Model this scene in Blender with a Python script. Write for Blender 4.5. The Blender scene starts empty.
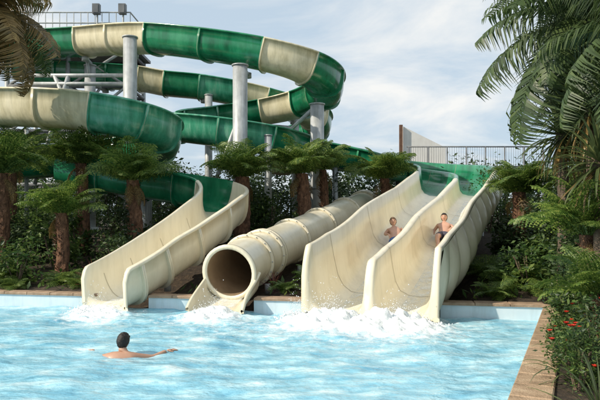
import bpy, math, random
import numpy as np
from mathutils import Vector, Matrix, noise
random.seed(7); rng=np.random.default_rng(7)
S=bpy.context.scene
COL=S.collection

# ---------------------------------------------------------------- materials
def newmat(name):
    m=bpy.data.materials.new(name); m.use_nodes=True
    nt=m.node_tree; nt.nodes.clear()
    out=nt.nodes.new('ShaderNodeOutputMaterial')
    return m,nt,out
def ramp(nt,fac,stops):
    r=nt.nodes.new('ShaderNodeValToRGB')
    e=r.color_ramp.elements
    while len(e)<len(stops): e.new(0.5)
    for i,(p,c) in enumerate(stops):
        e[i].position=p; e[i].color=(*c,1)
    nt.links.new(fac,r.inputs[0]); return r.outputs[0]
def noisetex(nt,scale,detail=5,rough=.55,vscale=None,coord='Object'):
    tc=nt.nodes.new('ShaderNodeTexCoord'); n=nt.nodes.new('ShaderNodeTexNoise')
    n.inputs['Scale'].default_value=scale; n.inputs['Detail'].default_value=detail; n.inputs['Roughness'].default_value=rough
    src=tc.outputs[coord]
    if vscale:
        mp=nt.nodes.new('ShaderNodeMapping'); mp.inputs['Scale'].default_value=vscale
        nt.links.new(src,mp.inputs[0]); src=mp.outputs[0]
    nt.links.new(src,n.inputs['Vector']); return n.outputs['Fac']
def basic(name,stops,scale=4,rough=.6,bump=0.0,bscale=30,vscale=None,metal=0,coat=0,roughvar=0,detail=5,streak=0):
    m,nt,out=newmat(name)
    b=nt.nodes.new('ShaderNodeBsdfPrincipled')
    f=noisetex(nt,scale,detail,.6,vscale)
    col=ramp(nt,f,stops)
    if streak:
        f4=noisetex(nt,6,6,.7,(1,1,.12)); c4=ramp(nt,f4,[(.35,(1-streak,1-streak,1-streak*1.15)),(.55,(1,1,1))])
        mx=nt.nodes.new('ShaderNodeMix'); mx.data_type='RGBA'; mx.blend_type='MULTIPLY'; mx.inputs[0].default_value=1
        nt.links.new(col,mx.inputs[6]); nt.links.new(c4,mx.inputs[7]); col=mx.outputs[2]
    nt.links.new(col,b.inputs['Base Color'])
    b.inputs['Roughness'].default_value=rough; b.inputs['Metallic'].default_value=metal
    b.inputs['Coat Weight'].default_value=coat; b.inputs['Coat Roughness'].default_value=.12
    if roughvar:
        f2=noisetex(nt,scale*2.3,4); mr=nt.nodes.new('ShaderNodeMapRange')
        mr.inputs[3].default_value=rough-roughvar; mr.inputs[4].default_value=rough+roughvar
        nt.links.new(f2,mr.inputs[0]); nt.links.new(mr.outputs[0],b.inputs['Roughness'])
    if bump:
        f3=noisetex(nt,bscale,4); bp=nt.nodes.new('ShaderNodeBump'); bp.inputs['Strength'].default_value=bump; bp.inputs['Distance'].default_value=.03
        nt.links.new(f3,bp.inputs['Height']); nt.links.new(bp.outputs[0],b.inputs['Normal'])
    nt.links.new(b.outputs[0],out.inputs[0]); return m
def leafmat(name,cols,trans=.3,rough=.45):
    m,nt,out=newmat(name)
    g=nt.nodes.new('ShaderNodeNewGeometry')
    n=len(cols); c1=ramp(nt,g.outputs['Random Per Island'],[(i/(n-1),c) for i,c in enumerate(cols)])
    f=noisetex(nt,1.3,3); c2=ramp(nt,f,[(.3,(.65,.7,.65)),(.7,(1.35,1.25,1.05))])
    mx=nt.nodes.new('ShaderNodeMix'); mx.data_type='RGBA'; mx.blend_type='MULTIPLY'; mx.inputs[0].default_value=1
    nt.links.new(c1,mx.inputs[6]); nt.links.new(c2,mx.inputs[7])
    b=nt.nodes.new('ShaderNodeBsdfPrincipled'); b.inputs['Roughness'].default_value=rough
    nt.links.new(mx.outputs[2],b.inputs['Base Color'])
    t=nt.nodes.new('ShaderNodeBsdfTranslucent'); nt.links.new(mx.outputs[2],t.inputs[0])
    ms=nt.nodes.new('ShaderNodeMixShader'); ms.inputs[0].default_value=trans
    nt.links.new(b.outputs[0],ms.inputs[1]); nt.links.new(t.outputs[0],ms.inputs[2]); nt.links.new(ms.outputs[0],out.inputs[0]); return m

M={}
M['cream']=basic('cream_fibreglass',[(.25,(.68,.60,.43)),(.5,(.79,.72,.55)),(.75,(.82,.76,.60))],1.3,.33,vscale=(1,1,.6),coat=.3,roughvar=.1,bump=.05,bscale=3,streak=.10)
M['creamhi']=basic('weathered_cream_fibreglass',[(.3,(.50,.45,.28)),(.5,(.70,.64,.44)),(.7,(.77,.71,.52))],2.2,.4,vscale=(1,1,.35),coat=.2,roughvar=.1,streak=.22)
M['green']=basic('green_fibreglass',[(.3,(.004,.11,.05)),(.5,(.01,.20,.09)),(.72,(.04,.29,.14))],1.8,.25,vscale=(1,1,.5),coat=.5,roughvar=.08,streak=.2)
M['lgreen']=basic('faded_green_fibreglass',[(.3,(.02,.20,.11)),(.5,(.06,.33,.20)),(.72,(.24,.50,.36))],2.5,.3,vscale=(1.5,1.5,.25),coat=.4,roughvar=.1,streak=.2)
M['seam']=basic('joint_sealant',[(.3,(.36,.32,.23)),(.7,(.48,.43,.32))],6,.6)
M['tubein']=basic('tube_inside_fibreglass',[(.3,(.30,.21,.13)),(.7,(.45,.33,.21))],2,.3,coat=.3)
M['steel']=basic('galvanised_steel',[(.3,(.36,.38,.39)),(.7,(.56,.58,.58))],3,.45,metal=.15,streak=.25)
M['darksteel']=basic('grey_painted_steel',[(.3,(.10,.11,.12)),(.7,(.2,.21,.22))],3,.5)
M['trunk']=basic('fern_trunk_fibre',[(.3,(.05,.026,.014)),(.5,(.16,.08,.043)),(.75,(.32,.165,.09))],14,.9,bump=1,bscale=40,vscale=(1,1,.4))
M['palmtrunk']=basic('palm_bark',[(.3,(.06,.042,.028)),(.7,(.2,.145,.10))],8,.9,bump=1,bscale=30)
M['soil']=basic('mulch_soil',[(.3,(.018,.013,.009)),(.55,(.05,.034,.02)),(.75,(.11,.075,.045))],9,.95,bump=1,bscale=25)
M['coping']=basic('terracotta_coping',[(.3,(.24,.16,.10)),(.7,(.44,.31,.21))],6,.7,bump=.3,bscale=40)
M['brick']=basic('sandstone_edge',[(.3,(.27,.18,.105)),(.5,(.42,.29,.18)),(.7,(.54,.40,.26))],5,.5,bump=.5,bscale=50)
M['poolpaint']=basic('pale_blue_pool_paint',[(.3,(.58,.71,.78)),(.7,(.74,.82,.86))],2,.4,streak=.12)
M['whitewall']=basic('white_render',[(.3,(.68,.67,.64)),(.7,(.78,.77,.74))],2,.8,streak=.1)
M['rust']=basic('rusty_post',[(.3,(.10,.05,.03)),(.7,(.2,.11,.07))],6,.8)
M['skin']=basic('skin',[(.3,(.42,.23,.15)),(.7,(.52,.30,.20))],6,.4)
M['skinp']=basic('skin_fair',[(.3,(.48,.27,.19)),(.7,(.58,.34,.24))],6,.4)
M['lips']=basic('lips',[(.3,(.35,.10,.08)),(.7,(.4,.13,.1))],6,.45)
M['eye']=basic('eye_dark',[(.3,(.02,.015,.01)),(.7,(.04,.03,.02))],6,.2)
M['hair']=basic('dark_wet_hair',[(.3,(.006,.004,.003)),(.7,(.018,.011,.007))],30,.5,bump=.5,bscale=45)
M['hairl']=basic('light_brown_hair',[(.3,(.10,.055,.03)),(.7,(.2,.12,.06))],30,.5,bump=.5,bscale=60)
M['suitblue']=basic('blue_swimwear',[(.3,(.02,.07,.22)),(.7,(.04,.12,.32))],6,.6)
M['suitred']=basic('dark_swimwear',[(.3,(.03,.03,.05)),(.7,(.07,.06,.09))],6,.6)
M['redfl']=leafmat('red_petals',[(.55,.02,.01),(.75,.06,.03)],.2)
M['fern']=leafmat('fern_leaf',[(.05,.11,.025),(.10,.18,.04),(.17,.27,.06),(.28,.35,.10)],.45)
M['dry']=leafmat('dry_frond',[(.10,.08,.03),(.22,.15,.06),(.34,.24,.10)],.35)
M['palm']=leafmat('palm_leaf',[(.035,.06,.025),(.06,.105,.04),(.11,.16,.06)],.35)
M['shrub']=leafmat('shrub_leaf',[(.025,.055,.018),(.05,.11,.03),(.10,.18,.045),(.20,.27,.08)],.4)
M['shrub2']=leafmat('dark_shrub_leaf',[(.02,.045,.02),(.05,.09,.035),(.09,.14,.05)],.35)
M['cord']=leafmat('sword_leaf',[(.05,.08,.035),(.09,.13,.055),(.16,.20,.09)],.35)
M['purple']=leafmat('purple_sword_leaf',[(.12,.025,.035),(.24,.06,.07),(.17,.07,.05)],.25)
M['far']=leafmat('distant_leaf',[(.035,.07,.03),(.06,.11,.04),(.10,.15,.055)],.25)

def watermat():
    m,nt,out=newmat('pool_water'); L=nt.links
    b=nt.nodes.new('ShaderNodeBsdfPrincipled'); b.inputs['Roughness'].default_value=.05; b.inputs['IOR'].default_value=1.33
    f=noisetex(nt,1.5,5,.6,(1,2.3,1))
    c=ramp(nt,f,[(.30,(.13,.37,.52)),(.44,(.23,.51,.64)),(.56,(.36,.63,.73)),(.66,(.57,.78,.84)),(.76,(.80,.90,.92))])
    at=nt.nodes.new('ShaderNodeAttribute'); at.attribute_name='foam'
    f2=noisetex(nt,7,7,.72)
    ad=nt.nodes.new('ShaderNodeMath'); ad.operation='ADD'; L.new(at.outputs['Fac'],ad.inputs[0]); L.new(f2,ad.inputs[1])
    mr=nt.nodes.new('ShaderNodeMapRange'); mr.inputs[1].default_value=.66; mr.inputs[2].default_value=1.0; L.new(ad.outputs[0],mr.inputs[0])
    mx=nt.nodes.new('ShaderNodeMix'); mx.data_type='RGBA'; mx.inputs[7].default_value=(.88,.92,.93,1)
    L.new(mr.outputs[0],mx.inputs[0]); L.new(c,mx.inputs[6]); L.new(mx.outputs[2],b.inputs['Base Color'])
    r2=nt.nodes.new('ShaderNodeMapRange'); r2.inputs[3].default_value=.05; r2.inputs[4].default_value=.6; L.new(mr.outputs[0],r2.inputs[0]); L.new(r2.outputs[0],b.inputs['Roughness'])
    f3=noisetex(nt,6,4,.55,(1,1.6,1)); bp=nt.nodes.new('ShaderNodeBump'); bp.inputs['Strength'].default_value=.6; bp.inputs['Distance'].default_value=.06
    L.new(f3,bp.inputs['Height']); L.new(bp.outputs[0],b.inputs['Normal'])
    L.new(b.outputs[0],out.inputs[0]); return m
M['water']=watermat()
def filmmat():
    m,nt,out=newmat('running_water'); L=nt.links
    b=nt.nodes.new('ShaderNodeBsdfPrincipled'); b.inputs['Base Color'].default_value=(.84,.89,.91,1); b.inputs['Roughness'].default_value=.15
    t=nt.nodes.new('ShaderNodeBsdfTransparent'); f=noisetex(nt,4,7,.75)
    mr=nt.nodes.new('ShaderNodeMapRange'); mr.inputs[1].default_value=.42; mr.inputs[2].default_value=.72; mr.inputs[3].default_value=.08; mr.inputs[4].default_value=.9; L.new(f,mr.inputs[0])
    ms=nt.nodes.new('ShaderNodeMixShader'); L.new(mr.outputs[0],ms.inputs[0]); L.new(t.outputs[0],ms.inputs[1]); L.new(b.outputs[0],ms.inputs[2]); L.new(ms.outputs[0],out.inputs[0]); return m
M['film']=filmmat()
M['foam']=basic('splash_foam',[(.3,(.78,.83,.85)),(.7,(.9,.92,.94))],10,.3)

# ---------------------------------------------------------------- mesh builder
class MB:
    def __init__(s): s.v=[];s.f=[];s.m=[];s.mats=[];s.n=0
    def mi(s,k):
        if k not in s.mats: s.mats.append(k)
        return s.mats.index(k)
    def add(s,v,f,k):
        v=np.asarray(v,dtype=float).reshape(-1,3); f=np.asarray(f,dtype=int)
        s.v.append(v); s.f.append((f+s.n).tolist()); i=s.mi(k)
        s.m.append(np.full(len(f),i)) ; s.n+=len(v)
    def addl(s,v,fl,ks):
        v=np.asarray(v,dtype=float).reshape(-1,3); s.v.append(v)
        s.f.append([[a+s.n for a in f] for f in fl]); s.m.append(np.array([s.mi(k) for k in ks])); s.n+=len(v)
    def build(s,name,parent=None,smooth=True):
        me=bpy.data.meshes.new(name); V=np.concatenate(s.v); F=[f for b in s.f for f in b]
        me.from_pydata(V.tolist(),[],F)
        for k in s.mats: me.materials.append(M[k])
        me.polygons.foreach_set('material_index',np.concatenate(s.m).astype(np.int32))
        if smooth: me.polygons.foreach_set('use_smooth',np.ones(len(F),dtype=bool))
        me.update()
        o=bpy.data.objects.new(name,me); COL.objects.link(o)
        if parent: o.parent=parent
        return o
def empty(name):
    o=bpy.data.objects.new(name,None); COL.objects.link(o); return o
def cyl(mb,p,q,r,k,n=12,r2=None):
    p=Vector(p);q=Vector(q);d=(q-p).normalized(); a=d.orthogonal().normalized(); b=d.cross(a)
    r2=r if r2 is None else r2
    vs=[];fl=[]
    for c,rr in ((p,r),(q,r2)):
        for i in range(n):
            t=2*math.pi*i/n; vs.append(c+a*math.cos(t)*rr+b*math.sin(t)*rr)
    for i in range(n): j=(i+1)%n; fl.append([i,j,n+j,n+i])
    fl.append(list(range(n))[::-1]); fl.append(list(range(n,2*n)))
    mb.addl([tuple(v) for v in vs],fl,[k]*len(fl))
def box(mb,c,sz,k,rz=0):
    c=Vector(c); R=Matrix.Rotation(rz,3,'Z'); vs=[]
    for x in(-.5,.5):
        for y in(-.5,.5):
            for z in(-.5,.5): vs.append(tuple(c+R@Vector((x*sz[0],y*sz[1],z*sz[2]))))
    mb.addl(vs,[[0,1,3,2],[4,6,7,5],[0,4,5,1],[2,3,7,6],[0,2,6,4],[1,5,7,3]],[k]*6)

def crom(P,n):
    P=np.array(P,float); m=len(P)
    E=np.vstack([2*P[0]-P[1],P,2*P[-1]-P[-2]])
    out=[];seg=[]
    for i in range(m-1):
        a,b,c,d=E[i:i+4]
        for j in range(n):
            t=j/n; out.append(.5*(2*b+(c-a)*t+(2*a-5*b+4*c-d)*t*t+(3*b-a-3*c+d)*t**3)); seg.append(i)
    out.append(P[-1]); seg.append(m-2)
    return np.array(out),seg
def frames(P):
    T=np.gradient(P,axis=0); T/=np.linalg.norm(T,axis=1)[:,None]
    Sd=np.cross(T,[0,0,1.]); Sd/=np.linalg.norm(Sd,axis=1)[:,None]
    U=np.cross(Sd,T); return T,Sd,U
def sweep(mb,P,T,Sd,U,prof,keys,closed=True):
    n=len(P); vs=[]; k=None
    for i in range(n):
        pr=prof(i); k=len(pr)
        for u,v in pr: vs.append(P[i]+Sd[i]*u+U[i]*v)
    fl=[];ks=[]
    for i in range(n-1):
        for j in range(k if closed else k-1):
            j2=(j+1)%k; fl.append([i*k+j,i*k+j2,(i+1)*k+j2,(i+1)*k+j]); ks.append(keys[i])
    mb.addl(vs,fl,ks)
def openU(w,h,t=.035,lip=.07,n=18,ex=.62):
    o=[];inn=[]
    for i in range(n+1):
        th=math.pi+math.pi*i/n; c=math.cos(th); s=abs(math.sin(th))
        cc=math.copysign(abs(c)**ex,c); ss=s**ex
        o.append(((w/2+t)*cc,h-(h+t)*ss)); inn.append((w/2*cc,h-h*ss))
    a=w/2
    L=[(-a-t-lip,h-.04),(-a-t-lip,h+.01),(-a-t*.5,h+.035)]
    R=[(a+t*.5,h+.035),(a+t+lip,h+.01),(a+t+lip,h-.04)]
    o[0]=(-a-t,h-.04); o[-1]=(a+t,h-.04)
    return o+R[::-1]+inn[::-1]+L[::-1]
def flangeU(w,h,d=.07,n=18,ex=.62):
    o=[];inn=[]
    for i in range(n+1):
        th=math.pi+math.pi*i/n; c=math.cos(th); s=abs(math.sin(th))
        cc=math.copysign(abs(c)**ex,c); ss=s**ex
        o.append(((w/2+.035+d)*cc,h-.03-(h-.03+.035+d)*ss)); inn.append(((w/2+.012)*cc,h-.03-(h-.03+.012)*ss))
    return o+inn[::-1]
SLIDES=[]
def flume(name,pts,w,h,seg=8,parent=None,hfun=None,seams=False):
    P,sg=crom([p[:3] for p in pts],seg); T,Sd,U=frames(P)
    keys=[pts[s][3] for s in sg]
    mb=MB(); n=len(P)
    hs=[h if hfun is None else hfun(i/(n-1)) for i in range(n)]
    sweep(mb,P,T,Sd,U,lambda i:openU(w,hs[i]),keys)
    for i in range(seg,n-1,seg):
        p=P[i]; t=T[i]
        PP=np.array([p-t*.04,p-t*.005,p+t*.005,p+t*.04])
        sweep(mb,PP,np.array([t]*4),np.array([Sd[i]]*4),np.array([U[i]]*4),lambda j,i=i:flangeU(w,hs[i]),[keys[i-1],'seam',keys[i]])
        pr=flangeU(w,hs[i]); kk=len(pr)
        for e in (0,3):
            vs=[PP[e]+Sd[i]*u+U[i]*v for u,v in pr]; m2=kk//2
            mb.addl(vs,[[j,j+1,kk-2-j,kk-1-j] for j in range(m2-1)],[keys[i-1] if e==0 else keys[i]]*(m2-1))
        if seams:
            q=[(u*.992,v+.005) for u,v in openU(w,hs[i])[23:40]]
            PQ=np.array([p-t*.006,p+t*.006]); sweep(mb,PQ,np.array([t]*2),np.array([Sd[i]]*2),np.array([U[i]]*2),lambda j,q=q:q,['seam'],False)
    for e in (0,n-1):
        o=openU(w,hs[e])
        vs=[P[e]+Sd[e]*u+U[e]*v for u,v in o]
        mb.addl(vs,[[j,j+1,39-j,40-j] for j in range(0,18)],[keys[e]]*18)
    SLIDES.append((P,w/2))
    return mb.build(name,parent),(P,T,Sd,U)

def backY(x): return 10.5+(4.43-x)*.1678
def rightX(y): return 4.43-(10.5-y)*.478

# ---------------------------------------------------------------- exit slides
sl1=[(-3.86,11.55,.02,'cream'),(-3.55,12.05,.16,'cream'),(-3.15,12.7,.42,'cream'),(-2.65,13.5,.82,'cream'),(-2.22,14.5,1.28,'cream'),(-2.05,15.6,1.66,'cream'),(-2.5,16.6,1.98,'green'),(-3.5,17.3,2.22,'green'),(-4.7,17.6,2.42,'green'),(-6,17.7,2.65,'green'),(-7.3,17.9,2.9,'green')]
s1=empty('open_body_slide')
o1,fr1=flume('slide_trough',sl1,1.12,.85,8,parent=s1,hfun=lambda t:.78*min(1,math.sqrt(max(0,1-(1-min(t/.045,1))**2))*.9+.1)+.1*min(1,t*4),seams=True)
def film(name,fr,w,i0,i1,parent,u0=0,dz=.012):
    P,T,Sd,U=fr; mb=MB(); vs=[];n=0
    for i in range(i0,i1):
        for a in np.linspace(-1,1,7):
            vs.append(P[i]+Sd[i]*(u0+a*w/2)+U[i]*(dz+.035*a**4))
        n+=1
    fl=[[i*7+j,i*7+j+1,(i+1)*7+j+1,(i+1)*7+j] for i in range(n-1) for j in range(6)]
    mb.addl(vs,fl,['film']*len(fl)); return mb.build(name,parent)
film('running_water',fr1,.5,0,34,s1,dz=.02)
mb=MB()
for x,y,z in((-2.95,13.0,.5),(-2.2,14.6,1.2),(-2.5,16.6,1.9),(-4.7,17.6,2.35)): cyl(mb,(x,y,.2),(x,y,z),.08,'steel')
mb.build('support_posts',s1)

s2=empty('tube_slide')
tp=[(-1.42,11.75,.74),(-1.2,12.6,.86),(-.9,13.6,.97),(-.5,14.8,1.12),(.02,16.2,1.32),(.75,17.8,1.6),(1.5,19.5,1.9),(2.3,21.5,2.2),(2.6,23.5,2.4)]
P,sg=crom(tp,8); T,Sd,U=frames(P); mb=MB(); R=.53
NT=36
ring=lambda r:[(r*math.cos(2*math.pi*j/NT),r*math.sin(2*math.pi*j/NT)) for j in range(NT)]
sweep(mb,P,T,Sd,U,lambda i:ring(R),['cream']*len(P))
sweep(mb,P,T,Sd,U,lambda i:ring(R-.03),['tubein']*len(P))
def annulus(mb,c,t,s,u,ro,ri,th,k):
    vs=[]
    for (r,o) in ((ri,-th),(ro,-th),(ro,th),(ri,th)):
        for a,b in ring(r): vs.append(c+t*o+s*a+u*b)
    fl=[]
    for q in range(4):
        q2=(q+1)%4
        for j in range(NT): j2=(j+1)%NT; fl.append([q*NT+j,q*NT+j2,q2*NT+j2,q2*NT+j])
    mb.addl(vs,fl,[k]*len(fl))
annulus(mb,P[0],T[0],Sd[0],U[0],R+.045,R-.045,.035,'cream')
for i in [10,16,17,28,38,48,56]:
    annulus(mb,P[i],T[i],Sd[i],U[i],R+.07,R-.01,.04,'cream'); annulus(mb,P[i],T[i],Sd[i],U[i],R+.073,R-.012,.005,'seam')
    for j in range(16):
        a=2*math.pi*j/16; d=Sd[i]*math.cos(a)+U[i]*math.sin(a); c=P[i]+d*(R+.045)
        cyl(mb,c-T[i]*.06,c+T[i]*.06,.014,'steel',6)
mb.build('tube_shell',s2)
SLIDES.append((P-np.array([0,0,.55]),.55))
lip=[(-1.62,11.05,.0,'cream'),(-1.55,11.3,.05,'cream'),(-1.42,11.72,.17,'cream'),(-1.33,12.1,.24,'cream')]
P2,_=crom([p[:3] for p in lip],6); T2,S2,U2=frames(P2); mb=MB()
def lp(i):
    t=i/(len(P2)-1); return openU(1.0+.06*(1-t),.1+.38*t**.8,.03,.035)
sweep(mb,P2,T2,S2,U2,lp,['cream']*len(P2))
o=lp(0); mb.addl([P2[0]+S2[0]*u+U2[0]*v for u,v in o],[[j,j+1,39-j,40-j] for j in range(18)],['cream']*18)
mb.build('splash_lip',s2); SLIDES.append((P2,.55))
film('running_water',(P2,T2,S2,U2),.55,0,len(P2),s2,dz=.02)
mb=MB()
for x,y,z in((-1.2,12.7,.4),(-.5,14.9,.6),(.8,17.9,1.1),(1.6,19.7,1.5)): cyl(mb,(x-.5,y,.2),(x-.5,y,z),.07,'steel'); cyl(mb,(x+.5,y,.2),(x+.5,y,z),.07,'steel')
mb.build('support_posts',s2)

# twin-lane slide
s3=empty('twin_lane_slide'); WS=.94
tw=[(1.22,10.65,.0,'cream'),(1.45,11.15,.05,'cream'),(1.85,12.0,.25,'cream'),(2.35,13.0,.62,'cream'),(2.88,14.2,1.1,'cream'),(3.45,15.4,1.5,'cream'),(4.0,16.6,1.86,'cream'),(4.6,17.9,2.22,'cream'),(5.15,19.3,2.52,'green'),(5.5,21,2.8,'green'),(5.1,22.7,3.05,'green'),(3.9,23.9,3.35,'green'),(2.4,24.4,3.7,'green'),(1.0,24.5,3.95,'lgreen'),(-.5,24.3,4.2,'green')]
P3,sg3=crom([p[:3] for p in tw],9); T3,S3,U3=frames(P3); n3=len(P3)
def twprof(i):
    s=i/9.
    rnd=math.sqrt(max(0,1-(1-min(s/.75,1))**2))
    h=(1.3 if s<2 else 1.3-.45*min(1,(s-2)/4)); hd=h-.25
    h=.10+(h-.10)*rnd; hd=.08+(hd-.08)*math.sqrt(max(0,1-(1-min(max(s-.12,0)/.9,1))**2))
    top=[(-1.40,h-.06),(-1.40,h),(-1.34,h+.03),(-1.27,h),(-1.23,h*.6),(-1.18,h*.3),(-1.08,h*.12+.01),(-.9,.025),(-.65,0),(-.42,.02),(-.24,hd*.10+.01),(-.15,hd*.3),(-.11,hd*.65),(-.09,hd-.03),(-.04,hd),
         (.04,hd),(.09,hd-.03),(.11,hd*.65),(.15,hd*.3),(.24,hd*.10+.01),(.42,.02),(.65,0),(.9,.025),(1.08,h*.12+.01),(1.18,h*.3),(1.23,h*.6),(1.27,h),(1.34,h+.03),(1.40,h),(1.40,h-.06)]
    bot=[(1.31,h-.065),(1.27,h*.6),(1.22,h*.26),(1.12,h*.06),(.92,-.03),(.65,-.05),(.3,-.04),(0,-.03),(-.3,-.04),(-.65,-.05),(-.92,-.03),(-1.12,h*.06),(-1.22,h*.26),(-1.27,h*.6),(-1.31,h-.065)]
    return [(a*WS,b) for a,b in top+bot]
mb=MB(); sweep(mb,P3,T3,S3,U3,twprof,[tw[s][3] for s in sg3])
pr=twprof(0); mb.addl([P3[0]+S3[0]*u+U3[0]*v for u,v in pr],[list(range(len(pr)))],['cream'])
for i in range(18,n3-1,18):
    h=twprof(i)[1][1]
    for sd in(-1,1):
        q=[(1.275,h-.05),(1.24,h*.6),(1.19,h*.26),(1.1,h*.06),(.9,-.03),(.9,-.10),(1.15,-.04),(1.28,h*.2),(1.34,h*.6),(1.37,h-.05)]
        q=[(a*sd*WS,b) for a,b in q]
        vs=[P3[i]+T3[i]*o+S3[i]*a+U3[i]*b for o in(-.035,.035) for a,b in q]
        fl=[list(range(10)),list(range(10,20))]+[[j,(j+1)%10,10+(j+1)%10,10+j] for j in range(10)]
        mb.addl(vs,fl,[tw[sg3[i]][3]]*len(fl))
    for lo,hi,cc in((3,14,-.61),(15,27,.61)):
        q=[(u+(.005 if u<cc else -.005),v+.005) for u,v in twprof(i)[lo:hi]]
        PQ=np.array([P3[i]-T3[i]*.006,P3[i]+T3[i]*.006]); sweep(mb,PQ,np.array([T3[i]]*2),np.array([S3[i]]*2),np.array([U3[i]]*2),lambda j,q=q:q,['seam'],False)
mb.build('slide_trough',s3,True)
SLIDES.append((P3,1.3))
film('running_water',(P3,T3,S3,U3),.66,0,66,s3,-.61,.014)
film('running_water_lane',(P3,T3,S3,U3),.66,0,66,s3,.61,.014)
mb=MB()
for i in range(10,78,6):
    h=twprof(i)[1][1]; na,nb=13,11; vs=[]; bl=.12 if i<14 else (.22 if i<20 else .30)
    for a in np.linspace(-1,1,na):
        c=math.cos(a*math.pi/2); ii=min(n3-1,max(0,i+a*3)); lo=int(ii); fr=ii-lo; hi=min(lo+1,n3-1)
        p=P3[lo]*(1-fr)+P3[hi]*fr; s_=S3[lo]*(1-fr)+S3[hi]*fr; h=twprof(lo)[1][1]*(1-fr)+twprof(hi)[1][1]*fr
        for b in np.linspace(0,1,nb):
            out=1.405*WS+(.02+bl*c**.7)*math.sin(math.pi*b)**.8
            dn=h-.015-b*(h*.72+.45*c)
            vs.append(p+s_*(out-b*.22)+np.array([0,0,1])*dn)
    fl=[[x*nb+y,x*nb+y+1,(x+1)*nb+y+1,(x+1)*nb+y] for x in range(na-1) for y in range(nb-1)]
    mb.addl(vs,fl,['cream']*len(fl))
mb.build('side_panels',s3)
mb=MB()
for i in range(16,n3-1,14):
    for sd in(-.8,.8):
        c=P3[i]+S3[i]*sd; cyl(mb,(c[0],c[1],-.1),(c[0],c[1],c[2]-.02),.09,'steel')
mb.build('support_posts',s3)

# ---------------------------------------------------------------- elevated flumes
A=[(-15.3,26,9.0,'green'),(-11.8,24.5,8.55,'green'),(-10.0,23.8,8.4,'green'),(-8.5,23.1,8.25,'creamhi'),(-7,22.3,8.1,'creamhi'),(-5.35,21.4,7.85,'green'),(-3.3,20.4,7.35,'green'),(-1.3,19.8,6.85,'creamhi'),(.1,19.9,6.45,'green'),(.85,20.9,6.2,'green'),(.9,22.4,6.05,'green'),(.1,23.8,5.95,'creamhi'),(-1.5,24.6,5.75,'green'),(-3.5,24.4,5.45,'lgreen'),(-5,23.2,5.1,'green'),(-5.3,21.8,4.8,'lgreen'),(-4.4,20.8,4.55,'lgreen'),(-2.8,20.3,4.3,'lgreen'),(-1.2,20.5,4.05,'green'),(-.2,21.4,3.85,'green'),(0,22.8,3.75,'creamhi'),(-.8,24.6,3.6,'green')]
flume('upper_flume_slide',A,1.25,.9,8)
B=[(-14.5,21.5,5.5,'creamhi'),(-12.2,19.6,5.1,'creamhi'),(-9.3,18.1,4.72,'creamhi'),(-7.4,17.2,4.5,'creamhi'),(-5.95,16.9,4.32,'lgreen'),(-4.95,17.1,4.1,'lgreen'),(-4.45,18.1,3.9,'lgreen'),(-4.75,19.4,3.7,'green'),(-6.0,20.3,3.5,'green'),(-8.4,20.6,3.3,'green'),(-10.8,20.3,3.1,'lgreen'),(-12.5,19.2,3.0,'green')]
flume('spiral_flume_slide',B,1.3,1.0,8)
C=[(-12.5,26,7.9,'green'),(-10.5,25.6,7.6,'green'),(-8.3,25.5,7.45,'green'),(-7,25.5,7.35,'creamhi'),(-5.9,25.5,7.15,'green'),(-4.4,25.5,7.0,'lgreen'),(-2.85,25.6,6.75,'creamhi'),(-1.6,25.8,6.5,'green'),(-.3,26,6.15,'creamhi'),(.6,26.8,5.9,'green'),(.8,28.4,5.6,'green'),(-.3,29.8,5.4,'green')]
flume('rear_flume_slide',C,1.25,.9,8)

def column(x,y,z,arm,r=.24):
    mb=MB(); cyl(mb,(x,y,.1),(x,y,z),r,'steel',20); cyl(mb,(x,y,z),(x,y,z+.04),r*1.15,'steel',20); cyl(mb,(x,y,.3),(x,y,1.4),r*1.5,'steel',20)
    for k in range(1,int(z/2.6)): cyl(mb,(x,y,k*2.6+.2),(x,y,k*2.6+.26),r*1.15,'steel',20)
    for (ax,ay,az) in arm:
        cyl(mb,(x,y,az-.05),(ax,ay,az-.05),.10,'steel'); cyl(mb,(x,y,az-.9),(ax*.6+x*.4,ay*.6+y*.4,az-.12),.06,'steel')
        cyl(mb,(ax,ay,az-.15),(ax,ay,az+.02),.14,'steel')
    mb.build('steel_support_column')
column(-6.0,20.6,8.15,[(-6.2,21.9,7.95),(-8.4,20.6,3.3)])
column(-8.6,23.9,8.0,[(-8.5,23.1,8.15),(-8.5,25.5,7.4)],.22)
column(-1.95,19.0,6.75,[(-1.8,20.0,6.75),(-2.6,20.3,4.25)],.24)
column(-1.05,19.2,4.5,[(-1.2,20.4,4.0)],.12)
column(.6,20.4,5.75,[(.7,20.9,5.7),(-.2,21.3,3.85)],.24)
column(-3.9,24.9,7.0,[(-4.2,25.5,6.95),(-3.5,24.4,5.4)],.16)
column(-11,18.6,5.0,[(-11,19,4.9)],.2)
column(-4.9,18.6,3.9,[(-4.6,18.2,3.85)],.18)
column(-.2,25.3,6.1,[(-.3,26,6.1),(-1.5,24.6,5.7)],.16)

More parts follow.
